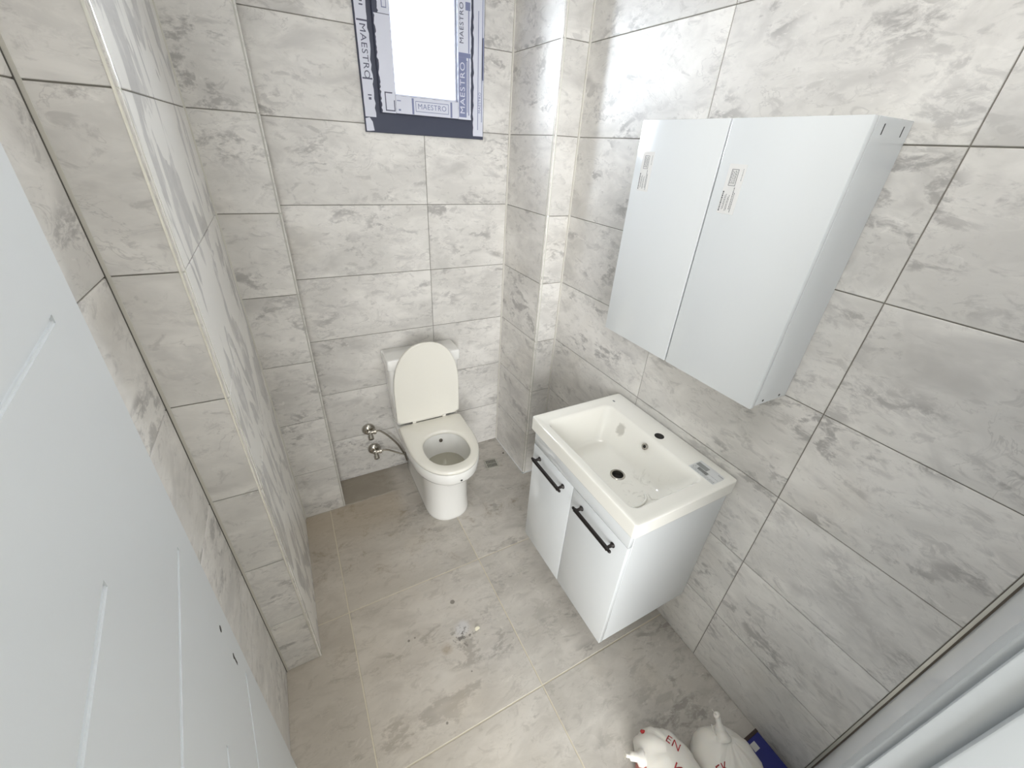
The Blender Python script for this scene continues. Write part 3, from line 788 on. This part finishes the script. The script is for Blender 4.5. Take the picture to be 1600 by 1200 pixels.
# ------------------------------------------------------------------ stop valves with hoses
def valve(x, z, label, hose):
    v = empty('stop_valve', (x, YB, z), label, 'valve', None); T = Vector(v.location)
    def part(name, bm, m): bmesh.ops.translate(bm, verts=bm.verts[:], vec=-T); o = obj(name, bm, m, v, True); return o
    y = YB
    bm = bmesh.new(); lathe(bm, (x, y, z), (0, -1, 0), [(0, .036), (.006, .036), (.016, .030), (.022, .016)], 24); part('escutcheon', bm, CHROME)
    bm = bmesh.new(); lathe(bm, (x, y-.012, z), (0, -1, 0), [(0, .011), (.020, .011), (.022, .014), (.034, .014), (.036, .011)], 18)
    lathe(bm, (x, y-.040, z), (1, 0, 0), [(0, .011), (.020, .011), (.022, .014), (.034, .014), (.036, .006)], 16); part('valve_body', bm, CHROME)
    kb = bmesh.new(); lathe(kb, (x, y-.046, z), (0, -.75, -.6), [(0, .010), (.012, .010), (.014, .015), (.018, .0155), (.036, .0155), (.038, .012)], 18); k = part('knob', kb, CHROME)
    bm = bmesh.new(); lathe(bm, Vector((x, y-.046, z)) + Vector((0, -.75, -.6)).normalized()*.0375, (0, -.75, -.6), [(0, .0075), (.0012, .0075)], 14); part('knob_cap', bm, DARK)
    bm = bmesh.new(); tube(bm, catmull(hose, 10), .0052, 10); part('hose', bm, HOSE)
valve(.207, .325, 'upper chrome stop valve beside the toilet with a braided hose', [(.236, 1.926, .325), (.262, 1.926, .322), (.30, 1.915, .285), (.345, 1.90, .22), (.372, 1.905, .15), (.388, 1.93, .10), (.398, 1.94, .045)])
valve(.222, .180, 'lower chrome stop valve beside the toilet with a braided hose', [(.251, 1.926, .180), (.285, 1.925, .178), (.335, 1.915, .150), (.370, 1.90, .135), (.391, 1.91, .133)])

# ------------------------------------------------------------------ floor drain
fd = empty('floor_drain', (.882, 1.742, 0), 'small square slotted floor drain in the tiles right of the toilet', 'drain')
bm = bmesh.new(); w = .041
for a, b in (((-w, -w, .0002), (w, -w+.008, .004)), ((-w, w-.008, .0002), (w, w, .004)), ((-w, -w+.008, .0002), (-w+.008, w-.008, .004)), ((w-.008, -w+.008, .0002), (w, w-.008, .004))): box(bm, a, b)
obj('drain_rim', bm, SLATE, fd)
for r in range(2):
    for k in range(8):
        bm = bmesh.new(); x = -w+.009+k*(2*w-.018)/7.
        box(bm, (x-.0022, -w+.008 if r == 0 else .0015, .0012), (x+.0022, -.0015 if r == 0 else w-.008, .0036)); obj('drain_bar', bm, SLATE, fd)
obj('drain_bar', B((-w+.008, -.0015, .0012), (w-.008, .0015, .0036)), SLATE, fd)
obj('drain_well', B((-w+.007, -w+.007, .0001), (w-.007, w-.007, .0006)), DARK, fd)
fd.rotation_euler = (0, 0, math.radians(-8))

# ------------------------------------------------------------------ crumbs of plaster
def crumb(x, y, s, label, seed):
    rr = random.Random(seed); bm = bmesh.new(); bmesh.ops.create_icosphere(bm, subdivisions=2, radius=1)
    for v in bm.verts: v.co *= 1+rr.uniform(-.3, .3)
    bmesh.ops.scale(bm, verts=bm.verts[:], vec=(s, s*.8, s*.45))
    mn = min(v.co.z for v in bm.verts)
    bmesh.ops.translate(bm, verts=bm.verts[:], vec=(0, 0, -mn))
    o = obj('plaster_crumb', bm, CRUMB, None, True); o.location = (x, y, .0002); return tag(o, label, 'debris')
crumb(.390, .846, .0105, 'cream plaster crumb on the floor beside the pale mortar splash', 1)
crumb(.995, 1.80, .006, 'tiny dark-edged plaster crumb at the foot of the right column', 2).data.materials[0] = mat('dark_crumb', (70, 62, 54), .9)

# ------------------------------------------------------------------ blue box by the right wall
bxo = empty('flat_box', (1.09, .0, 0), 'dark blue flat card box lying on the floor against the right wall', 'box')
def bb(a, b, bev=.0015):
    bm = B(a, b, bev); bmesh.ops.translate(bm, verts=bm.verts[:], vec=-Vector(bxo.location)); return bm
BXZ = .045
obj('lid', bb((1.024, -.058, .018), (1.116, .078, BXZ)), BLUE, bxo)
obj('end_flap', bb((1.022, .0775, .001), (1.118, .088, BXZ+.001)), BRN, bxo)
obj('tray', bb((1.027, -.056, .0005), (1.113, .078, .018)), BRN, bxo)
obj('sticker', bb((1.056, .046, BXZ), (1.080, .068, BXZ+.0006), 0), mat('sticker_grey', (196, 196, 194), .5), bxo)

# ------------------------------------------------------------------ plastic carrier bags with something round inside
def lump(cx, cy, prof, seed, squash=1., N=56, rot=0., wr=.5):
    """soft sack: stacked noisy rings; prof = (z, rx, ry, dx, dy)"""
    from mathutils import noise as mn
    bm = bmesh.new(); rings = []
    for (z, rx, ry, dx, dy) in prof:
        ring = []
        for k in range(N):
            a = 2*PI*k/N
            f = 1 + wr*.10*mn.noise(Vector((math.cos(a)*2.2, math.sin(a)*2.2, z*9+seed))) + wr*.05*mn.noise(Vector((math.cos(a)*7, math.sin(a)*7, z*16+seed)))
            x, y = rx*math.cos(a)*f, ry*math.sin(a)*f
            ring.append((cx+dx+x*math.cos(rot)-y*math.sin(rot), cy+dy+x*math.sin(rot)+y*math.cos(rot), z + wr*.006*mn.noise(Vector((math.cos(a)*3, math.sin(a)*3, z*20+seed+5)))*(z > .01)))
        rings.append(ring)
    loft(bm, rings); return bm
bag = empty('plastic_bag', (.915, .08, 0), 'white plastic carrier bag knotted at the top, with red letters, beside the blue box', 'bag')
def bagpart(parent, name, bm, m, sm=True):
    bmesh.ops.translate(bm, verts=bm.verts[:], vec=-Vector(parent.location)); return obj(name, bm, m, parent, sm, 80)
bagpart(bag, 'bag_body', lump(.922, .056, [(.001, .05, .07, 0, 0), (.006, .078, .10, 0, 0), (.03, .098, .118, 0, 0), (.07, .104, .120, 0, 0), (.10, .098, .110, .0, .0), (.122, .084, .096, .002, .002), (.136, .060, .072, .008, .010), (.143, .034, .042, .018, .028), (.146, .012, .015, .026, .045)], 3, wr=.75), BAG)
bagpart(bag, 'knot', (lambda bm: (tube(bm, catmull([(.935, .110, .130), (.942, .130, .142), (.946, .146, .158), (.948, .158, .172), (.944, .165, .182)], 5), [.026]*3+[.021]*2+[.016]*3+[.012]*2+[.009]*5+[.008]*3+[.011]*2+[.005], 12), bm)[1])(bmesh.new()), BAG)
for pp in ([(.918, .130, .146), (.912, .142, .158), (.914, .154, .170)], [(.944, .160, .178), (.937, .172, .190), (.933, .178, .198)]):
    bm = bmesh.new(); tube(bm, catmull(pp, 5), .0015, 6); bagpart(bag, 'torn_shred', bm, BAG)
bag2 = empty('plastic_bag', (.74, .13, 0), 'white plastic bag with red letters and a pink side, left of the knotted bag', 'bag')
bagpart(bag2, 'bag_body', lump(.748, .139, [(.001, .05, .08, 0, 0), (.006, .07, .10, 0, 0), (.04, .082, .122, 0, 0), (.08, .082, .120, .002, 0), (.112, .072, .108, .006, .0), (.132, .052, .085, .012, .004), (.142, .026, .045, .018, .01)], 11, rot=.12, wr=.9), BAG)
bm = bmesh.new(); tube(bm, catmull([(.700, .195, .080), (.672, .212, .090), (.648, .226, .096), (.634, .234, .100)], 5), [.024]*5+[.013]*5+[.006]*5+[.010], 10); bagpart(bag2, 'twisted_corner', bm, BAG)
bagpart(bag2, 'pink_side', lump(.690, .150, [(.001, .03, .05, 0, 0), (.03, .042, .062, 0, 0), (.07, .042, .064, 0, 0), (.092, .028, .045, .006, 0)], 21), PINK)
bm = bmesh.new(); tube(bm, catmull([(.746, .238, .088), (.736, .250, .094), (.724, .258, .096)], 4), [.010]*4+[.0055]*4+[.002], 8); bagpart(bag2, 'red_tag', bm, REDINK)
def wrap_text(parent, target, body, size, o, xa, ya, m=REDINK):
    t = text('lettering', body, size, m, None, frame3(o, xa, ya), .0003)
    sw = t.modifiers.new('wrap', 'SHRINKWRAP'); sw.target = target; sw.wrap_method = 'PROJECT'
    # project by hand: ray cast every vertex on to the bag along the text normal
    bpy.context.view_layer.update()
    n = Vector(xa).normalized().cross(Vector(ya).normalized())
    mi = target.matrix_world.inverted(); me = t.data
    t.modifiers.remove(sw)
    bmx = bmesh.new(); bmx.from_mesh(me); bmesh.ops.triangulate(bmx, faces=bmx.faces[:]); bmesh.ops.subdivide_edges(bmx, edges=[e_ for e_ in bmx.edges if e_.calc_length() > size*.12], cuts=2)
    for v in bmx.verts:
        ok, loc, nr, idx = target.ray_cast(mi @ (v.co + n*.3), -n)
        if ok: v.co = target.matrix_world @ loc + n*.0012
    bmx.to_mesh(me); bmx.free()
    me.transform(Matrix.Translation(-(parent.matrix_world.translation))); t.parent = parent
    return t
def look(p):
    p = Vector(p); n = (Vector((0, 0, h)) - p).normalized(); return p, n
def text_axes(p, ang, tilt=None):
    n = Vector(tilt).normalized() if tilt else Vector((-.1, .25, 1)).normalized()
    xa = Vector((math.cos(ang), math.sin(ang), 0)); xa = (xa-n*xa.dot(n)).normalized(); return xa, n.cross(xa)
bpy.context.view_layer.update()
b2 = bag2.children[0]; b1 = bag.children[0]
A9 = math.radians(-68)
for tgt, ch, txt, sz, o, an in ((bag2, b2, 'EN', .034, (.776, .182, .15), A9), (bag2, b2, 'K', .042, (.738, .128, .15), A9), (bag2, b2, 'market', .012, (.716, .120, .15), A9), (bag, b1, 'EK', .034, (.868, .070, .16), math.radians(-14))):
    xa, ya = text_axes(None, an); wrap_text(tgt, ch, txt, sz, o, xa, ya)
